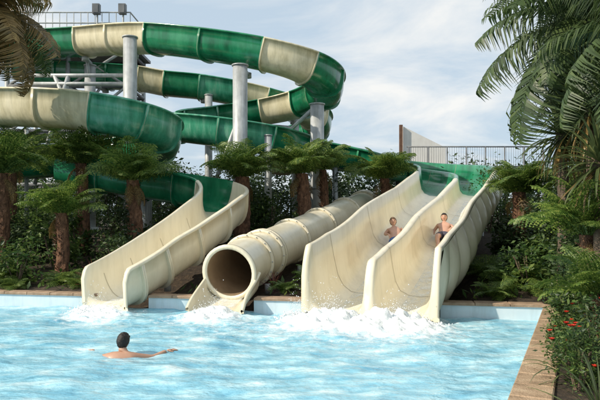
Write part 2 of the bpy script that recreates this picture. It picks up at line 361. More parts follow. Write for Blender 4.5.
tw_=empty('slide_tower'); mb=MB()
for x in(-12.5,-9.9,-7.4):
    for y in(24.9,27.6): cyl(mb,(x,y,.2),(x,y,9.1),.10,'steel')
for z in(3.2,5.4,7.4,9.0):
    for y in(24.9,27.6): cyl(mb,(-12.5,y,z),(-7.4,y,z),.09,'darksteel')
    for x in(-12.5,-9.9,-7.4): cyl(mb,(x,24.9,z),(x,27.6,z),.08,'darksteel')
for a,b in((-12.5,-9.9),(-9.9,-7.4)):
    for z0,z1 in((3.2,5.4),(5.4,7.4),(7.4,9.0)):
        cyl(mb,(a,24.9,z0),(b,24.9,z1),.06,'steel'); cyl(mb,(b,24.9,z0),(a,24.9,z1),.06,'steel')
mb.build('frame',tw_)
mb=MB(); box(mb,(-9.9,26.2,9.15),(5.6,3.1,.12),'darksteel'); box(mb,(-9.9,26.2,5.5),(5.3,2.9,.1),'darksteel'); mb.build('deck',tw_,False)
mb=MB()
for x in np.linspace(-12.6,-7.2,19): cyl(mb,(x,24.75,9.2),(x,24.75,10.5),.02,'steel',6)
for z in(9.6,10.05,10.5): cyl(mb,(-12.6,24.75,z),(-7.2,24.75,z),.03,'steel',8); cyl(mb,(-7.2,24.75,z),(-7.2,27.7,z),.03,'steel',8)
for x in(-7.5,-8.6): cyl(mb,(x,24.75,9.2),(x,24.75,10.8),.04,'steel',8); box(mb,(x,24.65,10.6),(.3,.22,.42),'darksteel'); box(mb,(x,24.53,10.6),(.22,.02,.34),'darksteel')
mb.build('railing',tw_,False)
mb=MB()
for a,b in(((-9.5,20.9,3),(-8.3,20.9,6.9)),((-7.2,20.9,3.2),(-8.8,20.9,6.9)),((-10.8,20.9,4.2),(-6.2,20.9,4.2)),((-9.8,20.9,6.9),(-6,20.9,6.9)),((-9.8,20.9,6.6),(-6,20.9,6.6)),((-3.9,21.5,1),(-2.0,19.3,5.2)),((-1,22.6,4.6),(.4,20.6,5.6)),((-9.8,20.9,.5),(-9.8,20.9,6.9))): cyl(mb,a,b,.07,'steel')
mb.build('steel_bracing')

# ---------------------------------------------------------------- pool
def seg2(a,b,th,z0,z1,k,ofs,mb):
    a=Vector((*a,0));b=Vector((*b,0)); d=(b-a).normalized(); nrm=Vector((-d.y,d.x,0)); e=.012
    def q(i): return [a+d*i+nrm*(ofs+i),b-d*i+nrm*(ofs+i),b-d*i+nrm*(ofs+th-i),a+d*i+nrm*(ofs+th-i)]
    vs=[(p.x,p.y,z) for z,i in((z0,0),(z1-e,0),(z1,e)) for p in q(i)]
    fl=[[8,9,10,11]]
    for l in(0,4):
        for j in range(4): j2=(j+1)%4; fl.append([l+j,l+j2,l+4+j2,l+4+j])
    mb.addl(vs,fl,[k]*len(fl))
def ring_wall():
    pool=empty('swimming_pool'); mb=MB()
    mb.add([(-16,13.93,-1.2),(4.43,10.5,-1.2),(-3.46,-6,-1.2),(-16,-6,-1.2)],[[0,1,2,3]],'poolpaint')
    def seg(a,b,th,z0,z1,k,ofs=0):
        a=Vector((*a,0));b=Vector((*b,0)); d=(b-a).normalized(); nrm=Vector((-d.y,d.x,0))
        q=[a+nrm*ofs,b+nrm*ofs,b+nrm*(ofs+th),a+nrm*(ofs+th)]
        vs=[(p.x,p.y,z) for z in(z0,z1) for p in q]
        mb.addl(vs,[[3,2,1,0],[4,5,6,7],[0,1,5,4],[1,2,6,5],[2,3,7,6],[3,0,4,7]],[k]*6)
    cuts=[(-16,-4.15),(-3.05,-2.05),(-.9,.05),(2.6,4.43)]
    for x0,x1 in cuts: seg((x0,backY(x0)),(x1,backY(x1)),.25,-1.2,.235,'poolpaint')
    for x0,x1 in((-4.15,-3.05),(-2.05,-.9),(.05,2.6)): seg((x0,backY(x0)),(x1,backY(x1)),.25,-1.2,-.02,'poolpaint')
    seg((4.43,10.5),(-3.46,-6),.25,-1.2,.235,'poolpaint')
    seg((-16,-6),(-16,13.93),.25,-1.2,.235,'poolpaint')
    mb.build('basin',pool,False)
    mb=MB()
    for x0,x1 in cuts:
        n=max(1,int((x1-x0)/.5)); xs=np.linspace(x0,x1,n+1)
        for a,b in zip(xs[:-1],xs[1:]):
            seg2((a+.006,backY(a+.006)),(b-.006,backY(b-.006)),.30,.235,.29+random.uniform(-.003,.003),'coping',-.03,mb)
    mb.build('back_coping',pool,False)
    mb=MB(); L=18.28; n=int(L/.42); d=Vector((-7.89,-16.5,0)).normalized()
    for i in range(n):
        a=Vector((4.43,10.5,0))+d*(i*.42+.006); b=a+d*.408
        seg2((a.x,a.y),(b.x,b.y),.36,.235,.295+random.uniform(-.004,.004),'brick',-.03,mb)
    mb.build('stone_edge',pool,False)
ring_wall()
mouths=[(-3.9,11.3,.65,.6),(-1.65,10.9,.6,.6),(.55,10.35,.85,.62),(1.75,10.05,.85,.62),(-3.6,10.3,1.2,.14),(-1.4,9.8,1.4,.15),(1.2,9.2,1.7,.2),(-2.41,7.8,.5,.12)]
nu=460; us=np.linspace(0,1,nu); vv=np.concatenate([np.linspace(0,.5,50)[:-1],np.linspace(.5,1,300)]); nv=len(vv)
Vv=[];Fm=[]
for v in vv:
    ax=-16.; ay=-6+19.93*v; bx=-3.46+7.89*v; by=-6+16.5*v
    for u in us:
        x=ax+(bx-ax)*u; y=ay+(by-ay)*u
        fo=sum(k*math.exp(-((x-a)**2+(y-b)**2)/(r*r)) for a,b,r,k in mouths) if y>5 else 0
        if y>4:
            amp=1+1.6*min(fo,.8)
            wx=x+.25*noise.noise((x,y,5))
            z=noise.noise((wx*.9,y*1.7,0))*.05+noise.noise((wx*2.4+5,y*3.8,3))*.032+noise.noise((x*7,y*9,7))*.008*amp
            z*=amp
            if fo>.25: z+=(fo-.25)*(.12+.32*max(0,noise.noise((x*6,y*6,2))+.2)+.18*abs(noise.noise((x*16,y*16,9))))
        else: z=0
        Vv.append((x,y,z)); Fm.append(fo)
fl=[[i*nu+j,i*nu+j+1,(i+1)*nu+j+1,(i+1)*nu+j] for i in range(nv-1) for j in range(nu-1)]
me=bpy.data.meshes.new('pool_water'); me.from_pydata(Vv,[],fl); me.materials.append(M['water'])
at=me.attributes.new('foam','FLOAT','POINT'); at.data.foreach_set('value',np.array(Fm,dtype=np.float32))
me.polygons.foreach_set('use_smooth',np.ones(len(fl),dtype=bool)); o=bpy.data.objects.new('pool_water',me); COL.objects.link(o)
mb=MB()
def blob(mb,c,r,k):
    t=(1+5**.5)/2; v=np.array([(-1,t,0),(1,t,0),(-1,-t,0),(1,-t,0),(0,-1,t),(0,1,t),(0,-1,-t),(0,1,-t),(t,0,-1),(t,0,1),(-t,0,-1),(-t,0,1)])/1.9
    f=[(0,11,5),(0,5,1),(0,1,7),(0,7,10),(0,10,11),(1,5,9),(5,11,4),(11,10,2),(10,7,6),(7,1,8),(3,9,4),(3,4,2),(3,2,6),(3,6,8),(3,8,9),(4,9,5),(2,4,11),(6,2,10),(8,6,7),(9,8,1)]
    mb.add(v*r*rng.uniform(.6,1.3,3)+np.array(c),f,k)
for (cx,cy,w,nn,hh) in((-3.95,11.3,.4,700,.15),(-1.66,10.9,.35,700,.16),(.5,10.4,.5,1400,.20),(1.7,10.1,.5,1300,.17),(-.05,10.65,.25,700,.20)):
    for i in range(nn):
        x=cx+rng.normal()*w*.55; y=cy+rng.normal()*.13; z=.02+rng.exponential()*hh*.7*math.exp(-((x-cx)/w)**2)
        blob(mb,(x,y,z),rng.uniform(.003,.009) if z>.12 else rng.uniform(.006,.022),'foam')
mb.build('water_splash')

# ---------------------------------------------------------------- ground
ALLP=np.vstack([np.column_stack([p,np.full(len(p),w)]) for p,w in SLIDES])
def nearslide(x,y,marg,zmax=3.0):
    a=ALLP; d=np.hypot(a[:,0]-x,a[:,1]-y)-a[:,3]; return (d<marg)&(a[:,2]<zmax)
def gz(x,y):
    db=y-backY(x); dr=(x-rightX(y))*.9
    z=.26
    if db>.3: z+=.11*min(db-.3,9)
    if dr>.4 and db<.3: z+=.03*min(dr-.4,4)
    if db>.3 or dr>.4: z+=.05*noise.noise((x*1.3,y*1.3,0))*min(1,max(db,dr))
    return z
xs=np.concatenate([[-500,-250,-120,-60,-30],np.arange(-17,14,.2),[18,30,60,120,250,500]]); ys=np.concatenate([[-500,-200,-60,-20],np.arange(-8,32,.2),[36,45,60,100,200,500]])
V=[];nx=len(xs)
for y in ys:
    for x in xs:
        inside = (y<backY(x)+.04) and (x<rightX(y)+.04) and x>-16.1 and y>-6.1
        if inside: z=-1.5
        else:
            z=gz(x,y) if(-17<=x<=14 and -8<=y<=32) else (.26 if y<20 else 1.2)
            if -8<x<8 and 10<y<26:
                k=nearslide(x,y,.36,3.0)
                if k.any(): z=min(z,ALLP[k,2].min()-.2)
        V.append((x,y,z))
F=[[i*nx+j,i*nx+j+1,(i+1)*nx+j+1,(i+1)*nx+j] for i in range(len(ys)-1) for j in range(nx-1)]
mb=MB(); mb.add(V,F,'soil'); mb.build('ground')

# ---------------------------------------------------------------- plants
def frond_template_fern(npin=24,nl=6):
    v=[];f=[]
    for i in range(npin):
        t=.10+.88*i/(npin-1); L=.32*(math.sin(math.pi*min(1,(t*.92+.06)))**.75)*(1 if t<.5 else 1-.25*(t-.5))*random.uniform(.88,1.08)
        for sd in(-1,1):
            sl=.35+random.uniform(-.08,.08); dr=random.uniform(.05,.35)
            for j in range(nl):
                q=(j+.5)/nl; lw=.5*L/nl; hw=.033*(1-.7*q)+.006
                la=q*L; n=len(v); zz=-dr*la*q
                v+= [(t+sl*la-hw*.9,sd*(la+lw*.5),zz-.01),(t+sl*la,sd*(la-lw*.9),zz+.006),(t+sl*la+hw*.9,sd*(la+lw*.5),zz-.01),(t+sl*la,sd*(la+lw*1.25),zz-.004)]
                f.append((n,n+1,n+2,n+3))
    n=len(v)
    m=10
    for i in range(m+1):
        t=i/m; w=.012*(1-.8*t); v+=[(t,-w,.004),(t,w,.004)]
    for i in range(m): a=n+2*i; f.append((a,a+1,a+3,a+2))
    return np.array(v),np.array(f)
def frond_template_palm(npin=38,Lm=.33,w=.011,vee=.35,droop=.6,strip=3):
    v=[];f=[]
    for i in range(npin):
        t=.14+.85*i/(npin-1); L=Lm*(math.sin(math.pi*min(1,t*.8+.17))**.6)*random.uniform(.8,1.1)
        for sd in(-1,1):
            n=len(v); jt=random.uniform(-.1,.1)
            for j in range(strip+1):
                q=j/strip; la=q*L; ww=w*(1-q)**.7*(.6+.8*min(q*3,1)) if j<strip else .0008
                z=vee*la*(1-q)-(droop+jt*2)*la*q*q
                tt=t+(.55+jt)*la
                v+=[(tt-ww,sd*la*.85,z),(tt+ww,sd*la*.85,z)]
            for j in range(strip): a=n+2*j; f.append((a,a+1,a+3,a+2))
    n=len(v);m=12
    for i in range(m+1):
        t=i/m; w_=.012*(1-.8*t); v+=[(t,-w_,.0),(t,w_,.0)]
    for i in range(m): a=n+2*i; f.append((a,a+1,a+3,a+2))
    return np.array(v),np.array(f)
def sword_template(w=.045):
    v=[];f=[];m=7
    for i in range(m+1):
        t=i/m; ww=w*(.55+.9*t if t<.4 else .91*(1-(t-.4)/.6)**.7)
        if i==m: ww=.001
        v+=[(t,-ww,.25*ww),(t,0,0),(t,ww,.25*ww)]
    for i in range(m):
        a=3*i; f+=[(a,a+1,a+4,a+3),(a+1,a+2,a+5,a+4)]
    return np.array(v),np.array(f)
FTS=[frond_template_fern() for _ in range(4)]; PTS=[frond_template_palm() for _ in range(4)]; ST=sword_template(.032); ST2=sword_template(.02)
def place(mb,tmpl,o,az,e0,L,k,key,pw=1.3,twist=0,latscale=1,side=0):
    v,f=tmpl; m=24; t=np.linspace(0,1.25,m)
    e=e0-k*t**pw; h=np.concatenate([[0],np.cumsum((np.cos(e)[1:]+np.cos(e)[:-1])/2*(t[1]-t[0]))]); z=np.concatenate([[0],np.cumsum((np.sin(e)[1:]+np.sin(e)[:-1])/2*(t[1]-t[0]))])
    tt=v[:,0]; H=np.interp(tt,t,h); Z=np.interp(tt,t,z); E=np.interp(tt,t,e)
    lat=v[:,1]*latscale; up=v[:,2]
    c,s=math.cos(twist),math.sin(twist); lat,up=lat*c-up*s,lat*s+up*c
    lat=lat+side*tt*tt
    H=H-np.sin(E)*up; Z=Z+np.cos(E)*up
    ca,sa=math.cos(az),math.sin(az)
    X=o[0]+L*(H*ca-lat*sa); Y=o[1]+L*(H*sa+lat*ca); ZZ=o[2]+L*Z
    mb.add(np.column_stack([X,Y,ZZ]),f,key)
def trunkmesh(mb,base,top,r0,r1,key,n=16,rings=22,stubs=True):
    base=np.array(base);top=np.array(top); vs=[]
    for i in range(rings+1):
        t=i/rings; c=base*(1-t)+top*t+np.array([.05*math.sin(t*3),.04*math.sin(t*2.2),0]); r=r0*(1-t)+r1*t
        for j in range(n):
            a=2*math.pi*j/n; rr=r*(1+.25*noise.noise((c[0]*7+math.cos(a)*2.2,math.sin(a)*2.2,c[2]*6)))
            vs.append((c[0]+rr*math.cos(a),c[1]+rr*math.sin(a),c[2]))
    fl=[[i*n+j,i*n+(j+1)%n,(i+1)*n+(j+1)%n,(i+1)*n+j] for i in range(rings) for j in range(n)]
    mb.addl(vs,fl,[key]*len(fl))
    if stubs:
        H=top[2]-base[2]; ns=int(80*H)
        for i in range(ns):
            t=random.random(); a=random.uniform(0,6.283); c=base*(1-t)+top*t; r=r0*(1-t)+r1*t
            d=Vector((math.cos(a),math.sin(a),random.uniform(.3,1.2))).normalized()
            p=Vector(c)+Vector((math.cos(a),math.sin(a),0))*r*.8; cyl(mb,p,p+d*random.uniform(.05,.13),.015,key,5,.004)
def tree_fern(x,y,ztop,L=1.3,n=30,r=.13,dead=3,name='tree_fern',zb=None):
    mb=MB(); zb=gz(x,y)-.3 if zb is None else zb; lx=random.uniform(-.12,.12)
    trunkmesh(mb,(x+lx,y,zb),(x,y,ztop),r*1.15,r*.95,'trunk')
    for i in range(n):
        az=i*2.39996+random.uniform(-.3,.3); q=i/n
        e0=1.45-.85*q+random.uniform(-.2,.15)
        place(mb,random.choice(FTS),(x+.07*math.cos(az),y+.07*math.sin(az),ztop-.03),az,e0,L*random.uniform(.7,1.12),1.3+random.uniform(-.3,.4),'fern',1.8,random.uniform(-.6,.6),random.uniform(.8,1.15),random.uniform(-.15,.15))
    for i in range(dead):
        az=random.uniform(0,6.28); place(mb,random.choice(FTS),(x,y,ztop-.08),az,-.2,L*.6,1.6,'dry',.8,random.uniform(-.6,.6),.5)
    return mb.build(name,smooth=False)
tree_fern(-5.95,14.5,1.95,1.15,28,.14)
tree_fern(-6.4,17.0,3.4,1.4,34,.15)
tree_fern(-4.55,15.8,2.85,1.3,34,.16)
tree_fern(-1.75,17.6,3.05,1.35,36,.22)
tree_fern(.05,18.3,3.2,1.4,38,.2)
tree_fern(.75,19.3,3.4,1.2,24,.13)
tree_fern(2.9,20.0,3.15,1.45,34,.16)
tree_fern(5.75,15.3,2.5,1.2,32,.16)
tree_fern(-7.9,15.4,3.0,1.5,28,.16)
tree_fern(7.3,14.5,2.3,1.4,26,.16)
tree_fern(4.35,8.75,1.6,1.1,32,.14)
tree_fern(3.75,7.3,.9,.8,24,.11)
tree_fern(-9.2,18.5,3.7,1.5,26,.16)

def ground_fern(x,y,L=.7,n=16,key='fern',z=None):
    mb=MB(); z=gz(x,y)-.03 if z is None else z
    for i in range(n):
        az=i*2.4+random.uniform(-.3,.3); place(mb,random.choice(FTS),(x,y,z),az,1.35-.75*i/n,L*random.uniform(.7,1.1),1.5,key,1.3,random.uniform(-.4,.4),1.0,random.uniform(-.15,.15))
    return mb.build('fern_plant',smooth=False)
for x,y,L in((-8,13.2,.8),(-6.9,13.3,.9),(-5.4,13.3,.7),(-4.95,13.0,.5),(-7.4,14.2,.9),(-6.3,12.9,.5),(-.3,12.2,.45),(.2,13.2,.6),(3.75,11.3,.6),(4.4,12.1,.9),(4.95,11.3,.8),(5.3,12.8,1),(4.2,13.2,.9),(-9,13.6,1),(5.0,10.5,.7)): ground_fern(x,y,L)

def palm(x,y,ztop,L,n,key='palm',r=.2,name='palm_tree',e_hi=1.35,e_lo=-.5,k0=.9,dry=0):
    mb=MB(); trunkmesh(mb,(x,y,gz(x,y)-.2),(x,y,ztop),r*1.2,r,'palmtrunk')
    for i in range(n):
        az=i*2.39996+random.uniform(-.3,.3); q=i/n
        kk='dry' if (i>=n-dry and random.random()<.75) else key
        place(mb,random.choice(PTS),(x,y,ztop),az,e_hi+(e_lo-e_hi)*q+random.uniform(-.15,.15),L*random.uniform(.8,1.12),k0+.6*q+random.uniform(-.2,.2),kk,1.3,random.uniform(-.6,.6),random.uniform(.75,1.1),random.uniform(-.1,.1))
    return mb.build(name,smooth=False)
palm(5.3,9.6,5.2,2.75,46,'palm',.2)
palm(5.0,7.6,4.3,2.1,30,'palm',.2)
palm(6.6,12.0,4.9,2.5,34,'palm',.2)
palm(-7.95,14.2,6.7,2.25,46,'palm',.2,dry=46,k0=1.5,e_lo=-.7)
palm(8.8,15,4.6,2.4,30,'palm',.2)

def cordyline(x,y,ztop,L=.9,n=90,key='cord',r=.09,name='cordyline_plant',zb=None,tmpl=ST,lo=-1.0,k=.9):
    mb=MB()
    zb=gz(x,y)-.1 if zb is None else zb
    if ztop-zb>.5: trunkmesh(mb,(x,y,zb),(x,y,ztop),r*1.1,r,'palmtrunk',stubs=False)
    for i in range(n):
        az=i*2.39996; q=i/n; place(mb,tmpl,(x,y,ztop-.2*q),az,1.45+(lo-1.45)*q+random.uniform(-.2,.2),L*random.uniform(.75,1.1),k*random.uniform(.3,1.5),key if not(lo<-.5 and q>.85) else 'dry',2,random.uniform(-.4,.4))
    return mb.build(name,smooth=False)
cordyline(4.75,10.6,3.45,1.0,150)
cordyline(4.55,9.1,3.7,1.0,150)
cordyline(4.35,8.5,2.75,.85,130)
cordyline(5.9,11.6,4.0,1.1,130)
cordyline(5.4,10.6,2.6,.9,120)
cordyline(6.6,13.2,3.3,1.1,110)
cordyline(-4.6,12.95,.5,.5,34,'purple',lo=.2,k=.5,name='purple_flax_plant')
cordyline(-.55,12.3,.42,.4,26,'purple',lo=.2,k=.5,name='purple_flax_plant')
cordyline(2.75,5.75,.3,.7,60,'cord',lo=.15,k=1.3,tmpl=ST2,name='flax_plant')
cordyline(2.45,4.75,.3,.6,60,'cord',lo=.15,k=1.3,tmpl=ST2,name='flax_plant')
cordyline(3.35,6.75,.35,.7,50,'cord',lo=.15,k=1.3,tmpl=ST2,name='flax_plant')

def leaves(mb,n,c,rad,size,key,hollow=.45,asp=.45):
    c=np.array(c);rad=np.array(rad)
    nc=max(3,n//45); d=rng.normal(size=(nc,3)); d/=np.linalg.norm(d,axis=1)[:,None]
    cc=d*(hollow+(1-hollow)*rng.random((nc,1))**.6)*rad*rng.uniform(.75,1.12,(nc,1))
    idx=rng.integers(0,nc,n); p=cc[idx]+rng.normal(size=(n,3))*rad*.17+c
    a=rng.normal(size=(n,3)); a[:,2]=a[:,2]*.5-.1; a/=np.linalg.norm(a,axis=1)[:,None]
    b=np.cross(a,rng.normal(size=(n,3))*[.5,.5,1]+[0,0,.8]); b/=np.linalg.norm(b,axis=1)[:,None]+1e-9
    nn=np.cross(a,b); s=size*rng.uniform(.6,1.4,(n,1))
    v=np.stack([p,p+a*s*.45+b*s*asp*.5+nn*s*.06,p+a*s,p+a*s*.45-b*s*asp*.5+nn*s*.06],1).reshape(-1,3)
    f=np.arange(4*n).reshape(n,4)
    mb.add(v,f,key)
def shrub(x,y,r,h,n,size,key='shrub',name='shrub',z=None,flowers=0):
    mb=MB(); z=gz(x,y) if z is None else z
    for i in range(5):
        a=random.uniform(0,6.28); cyl(mb,(x,y,z-.1),(x+r*.5*math.cos(a),y+r*.5*math.sin(a),z+h*.7),.02,'palmtrunk',6,.008)
    leaves(mb,n,(x,y,z+h*.5),(r,r,h*.55),size,key)
    for i in range(flowers):
        d=rng.normal(size=3); d/=np.linalg.norm(d); d[2]=abs(d[2]); c=np.array((x,y,z+h*.5))+d*np.array((r,r,h*.55))*1.05
        for j in range(12):
            a=2.4*j; dd=np.array([math.cos(a)*.8,math.sin(a)*.8,.6]); w=np.cross(dd,[0,0,1])*.014
            mb.add([c,c+dd*.02+w,c+dd*.04,c+dd*.02-w],[[0,1,2,3]],'redfl')
    return mb.build(name,smooth=False)
cnt=0
for i in range(600):
    x=random.uniform(-12,9.5); y=random.uniform(11.6,24)
    if y<backY(x)+.6: continue
    r=random.uniform(.4,.75); h=random.uniform(.6,1.3)*(1+.08*(y-12))
    if y<15: h*=.75
    if nearslide(x,y,r*.95+.1,2.6).any(): continue
    shrub(x,y,r,h,int(700*r/.5),random.uniform(.09,.16),random.choice(['shrub','shrub','shrub2'])); cnt+=1
    if cnt>145: break
for x,y,r,h,n,sz,k,fl in((4.45,9.5,.4,.7,1300,.08,'shrub2',0),(4.95,10.1,.6,1.5,2200,.1,'shrub2',0),(4.75,9.2,.55,1.3,2200,.09,'shrub',0),(4.0,8.6,.3,.6,1300,.07,'shrub',0),(4.2,8.0,.45,1.0,2000,.08,'shrub2',0),
    (3.55,7.6,.28,.45,1000,.06,'shrub',2),(3.2,6.9,.26,.45,1000,.055,'shrub',3),(2.85,6.15,.26,.5,1100,.05,'shrub',4),(2.6,5.45,.26,.55,1200,.045,'shrub',4),(2.95,5.6,.35,.75,1500,.055,'shrub2',2),(6.3,9.5,.9,2.2,2000,.12,'shrub2',0),(3.9,7.0,.5,1.1,1800,.08,'shrub',0),(6.0,11.5,.9,2.6,2600,.12,'shrub',0),(5.5,11.4,.6,1.5,1800,.1,'shrub2',0),(5.4,10.0,.7,2.6,2400,.1,'shrub2',0),(7.4,12.6,1.1,2.7,3400,.12,'shrub',0),(6.6,14.2,.9,2.0,2200,.13,'shrub2',0)):
    shrub(x,y,r,h,n,sz,k,flowers=fl,name='flowering_shrub' if fl else 'shrub')
mb=MB()
for i in range(80):
    x=random.uniform(-26,24); y=random.uniform(28,36); h=random.uniform(2.8,4.6) if -9<x<9 else random.uniform(3.4,5.0)
    leaves(mb,900,(x,y,h*.5+.8),(random.uniform(1.4,2.2),1.3,h*.55),.24,'far',.3)
    cyl(mb,(x,y,.5),(x,y,h*.8),.1,'palmtrunk',7,.05)
mb.build('distant_trees',smooth=False)
mb=MB()
n=9000; px=rng.uniform(-13,9,n); py=rng.uniform(11,24,n)
for i in range(n):
    if not(py[i]>backY(px[i])+.45 and not nearslide(px[i],py[i],.2,3).any()): continue
    x,y=px[i],py[i]; z=gz(x,y); a=random.uniform(0,6.28); L=random.uniform(.08,.25); e=random.uniform(.3,1.3)
    d=np.array([math.cos(a)*math.cos(e),math.sin(a)*math.cos(e),math.sin(e)])*L; w=np.array([-math.sin(a),math.cos(a),0])*L*.18
    p=np.array([x,y,z-.01]); mb.add([p,p+d*.5+w,p+d,p+d*.5-w],[[0,1,2,3]],'shrub')
mb.build('ground_cover',smooth=False)

mb=MB()
vs=[(4.6,26,.8),(6.5,26,.8),(6.5,26,4.9),(4.6,26,5.85),(4.6,26.3,.8),(6.5,26.3,.8),(6.5,26.3,4.9),(4.6,26.3,5.85)]
mb.addl(vs,[[0,1,2,3],[7,6,5,4],[3,2,6,7],[0,3,7,4],[1,5,6,2]],['whitewall']*5)
mb.build('white_wall',smooth=False)
mb=MB(); box(mb,(4.48,25.9,3.3),(.14,.14,5.2),'rust'); mb.build('wooden_post',smooth=False)
fn=empty('metal_railing'); mb=MB()
for i,x in enumerate(np.linspace(4.7,10.5,8)): cyl(mb,(x,25.2,1.0),(x,25.2,4.85),.035,'darksteel',8)
for z in(4.85,4.0): cyl(mb,(4.6,25.2,z),(10.6,25.2,z),.03,'darksteel',8)
mb.build('posts_and_rails',fn)
mb=MB()
for x in np.linspace(4.7,10.5,60): cyl(mb,(x,25.2,4.0),(x,25.2,4.85),.007,'darksteel',5)
mb.build('balusters',fn)
mb=MB(); box(mb,(7.6,25.9,3.9),(6.2,1.3,.14),'steel'); mb.build('walkway',fn,False)

# ---------------------------------------------------------------- people
def skinmesh(name,chains,mat,parent=None,sub=2):
    vs=[];ed=[];rad=[];roots=[]; names={}
    for ch in chains:
        prev=None
        for nm,p,r in ch:
            if nm in names and p is None: prev=names[nm]; continue
            vs.append(p); rad.append(r); i=len(vs)-1; names[nm]=i
            if prev is None: roots.append(i)
            else: ed.append((prev,i))
            prev=i
    me=bpy.data.meshes.new(name); me.from_pydata([tuple(v) for v in vs],ed,[])
    o=bpy.data.objects.new(name,me); COL.objects.link(o)
    o.modifiers.new('Skin','SKIN')
    sv=me.skin_vertices[0].data
    for i,r in enumerate(rad): sv[i].radius=(r,r) if not isinstance(r,tuple) else r; sv[i].use_root=(i in roots)
    o.modifiers['Skin'].use_smooth_shade=True
    s=o.modifiers.new('Sub','SUBSURF'); s.levels=sub; s.render_levels=sub
    me.materials.append(M[mat])
    if parent: o.parent=parent
    return o
def headmesh(name,c,F,U,sc,hair,parent,hairlen=.0,skin='skin'):
    c=Vector(c);F=Vector(F).normalized();U=Vector(U).normalized(); R_=F.cross(U).normalized(); U=R_.cross(F)
    mb=MB(); nu_,nv_=28,20; vs=[]
    def W(x,y,z): return c+R_*x*sc+F*y*sc+U*z*sc
    for i in range(nv_+1):
        ph=math.pi*i/nv_
        for j in range(nu_):
            th=2*math.pi*j/nu_; x=math.sin(ph)*math.cos(th); y=math.sin(ph)*math.sin(th); z=math.cos(ph)
            X=x*.34*(1-.28*max(0,-z)); Y=y*(.40 if y>0 else .44)*(1-.12*max(0,-z)); Z=z*.5
            if y>0:
                Y+=.09*math.exp(-(x/.16)**2-((z+.08)/.17)**2)
                Y-=.035*sum(math.exp(-((x-s)/.18)**2-((z-.05)/.13)**2) for s in(-.4,.4))
                Y+=.02*math.exp(-(x/.3)**2-((z+.5)/.08)**2)+.03*math.exp(-(x/.3)**2-((z+.85)/.15)**2)
            vs.append(W(X,Y,Z))
    fl=[[i*nu_+j,i*nu_+(j+1)%nu_,(i+1)*nu_+(j+1)%nu_,(i+1)*nu_+j] for i in range(nv_) for j in range(nu_)]
    mb.addl([tuple(v) for v in vs],fl,[skin]*len(fl))
    def ell(ctr,rx,ry,rz,k,n=10):
        v=[]
        for i in range(n+1):
            ph=math.pi*i/n
            for j in range(n): th=2*math.pi*j/n; v.append(tuple(W(ctr[0]+rx*math.sin(ph)*math.cos(th),ctr[1]+ry*math.sin(ph)*math.sin(th),ctr[2]+rz*math.cos(ph))))
        f=[[i*n+j,i*n+(j+1)%n,(i+1)*n+(j+1)%n,(i+1)*n+j] for i in range(n) for j in range(n)]
        mb.addl(v,f,[k]*len(f))
    for s in(-1,1):
        ell((s*.13,.345,.03),.04,.03,.022,'eye'); ell((s*.345,-.02,0),.03,.06,.10,skin); ell((s*.13,.36,.085),.06,.02,.012,hair)
    ell((0,.385,-.24),.09,.03,.022,'lips')
    vs=[]
    for i in range(19):
        for j in range(40):
            th=2*math.pi*j/40; front=math.sin(th)
            lim=1.15 if front>.3 else 1.15+(.95+hairlen)*min(1,(.3-front)/.6)
            ph=lim*i/18
            x=math.sin(ph)*math.cos(th); y=math.sin(ph)*math.sin(th); z=math.cos(ph)
            g=1.03+.10*noise.noise((x*7,y*7,z*3))
            vs.append(tuple(W(x*.375*g*(1-.22*max(0,-z)),y*.475*g-.01,z*.53*g)))
    fl=[[i*40+j,i*40+(j+1)%40,(i+1)*40+(j+1)%40,(i+1)*40+j] for i in range(18) for j in range(40)]
    mb.addl(vs,fl,[hair]*len(fl))
    return mb.build(name,parent)
def hand(name,wrist,D,N,parent,sc=1.,side=1,skin='skin'):
    D=Vector(D).normalized(); N=Vector(N).normalized(); Sx=D.cross(N).normalized()*side; N=Sx.cross(D)*side
    w=Vector(wrist); q=lambda d,s,n_:w+(D*d+Sx*s+N*n_)*sc
    ch=[[('w',q(0,0,0),(.024*sc,.019*sc)),('p1',q(.04,0,0),(.034*sc,.016*sc)),('p2',q(.085,0,-.004),(.036*sc,.014*sc))]]
    for i,(s,l) in enumerate(((-.03,.062),(-.01,.075),(.011,.07),(.031,.055))):
        ch.append([('f%d0'%i,q(.075,s*.9,-.003),.0095*sc),('f%d1'%i,q(.095+l*.4,s*1.15,-.006),.0088*sc),('f%d2'%i,q(.095+l*.75,s*1.25,-.018),.0078*sc),('f%d3'%i,q(.095+l,s*1.3,-.032),.0065*sc)])
    ch.append([('t0',q(.025,-.022,-.005),.012*sc),('t1',q(.055,-.048,-.012),.0105*sc),('t2',q(.082,-.062,-.02),.0085*sc)])
    return skinmesh(name,ch,skin,parent,1)

sw=empty('swimmer'); sx,sy=-2.41,7.9
def q(a,b,c): return Vector((sx+a,sy+b,c))
skinmesh('body',[[('pel',q(0,-.30,-.5),.15),('sp',q(0,-.16,-.3),.14),('ch',q(0,-.03,-.10),(.17,.13)),('ch2',q(0,.0,-.025),(.13,.10)),('nk',q(0,.02,.045),.066),('nk2',q(0,.04,.12),.058)],
  [('ch2',None,0),('lsh',q(-.17,0,-.035),.075),('lel',q(-.38,.12,-.08),.05),('lwr',q(-.50,.33,-.03),.032)],
  [('ch2',None,0),('rsh',q(.17,0,-.035),.075),('rel',q(.39,.12,-.07),.05),('rwr',q(.54,.28,-.01),.032)],
  [('pel',None,0),('lhip',q(-.1,-.3,-.58),.1),('lkn',q(-.14,-.2,-.9),.065),('lan',q(-.16,-.55,-1.05),.04)],
  [('pel',None,0),('rhip',q(.1,-.3,-.58),.1),('rkn',q(.14,-.1,-.92),.065),('ran',q(.16,-.45,-1.08),.04)]],'skin',sw)
headmesh('head',q(0,.07,.175),(.25,1,-.05),(0,-.05,1),.225,'hair',sw,.12)
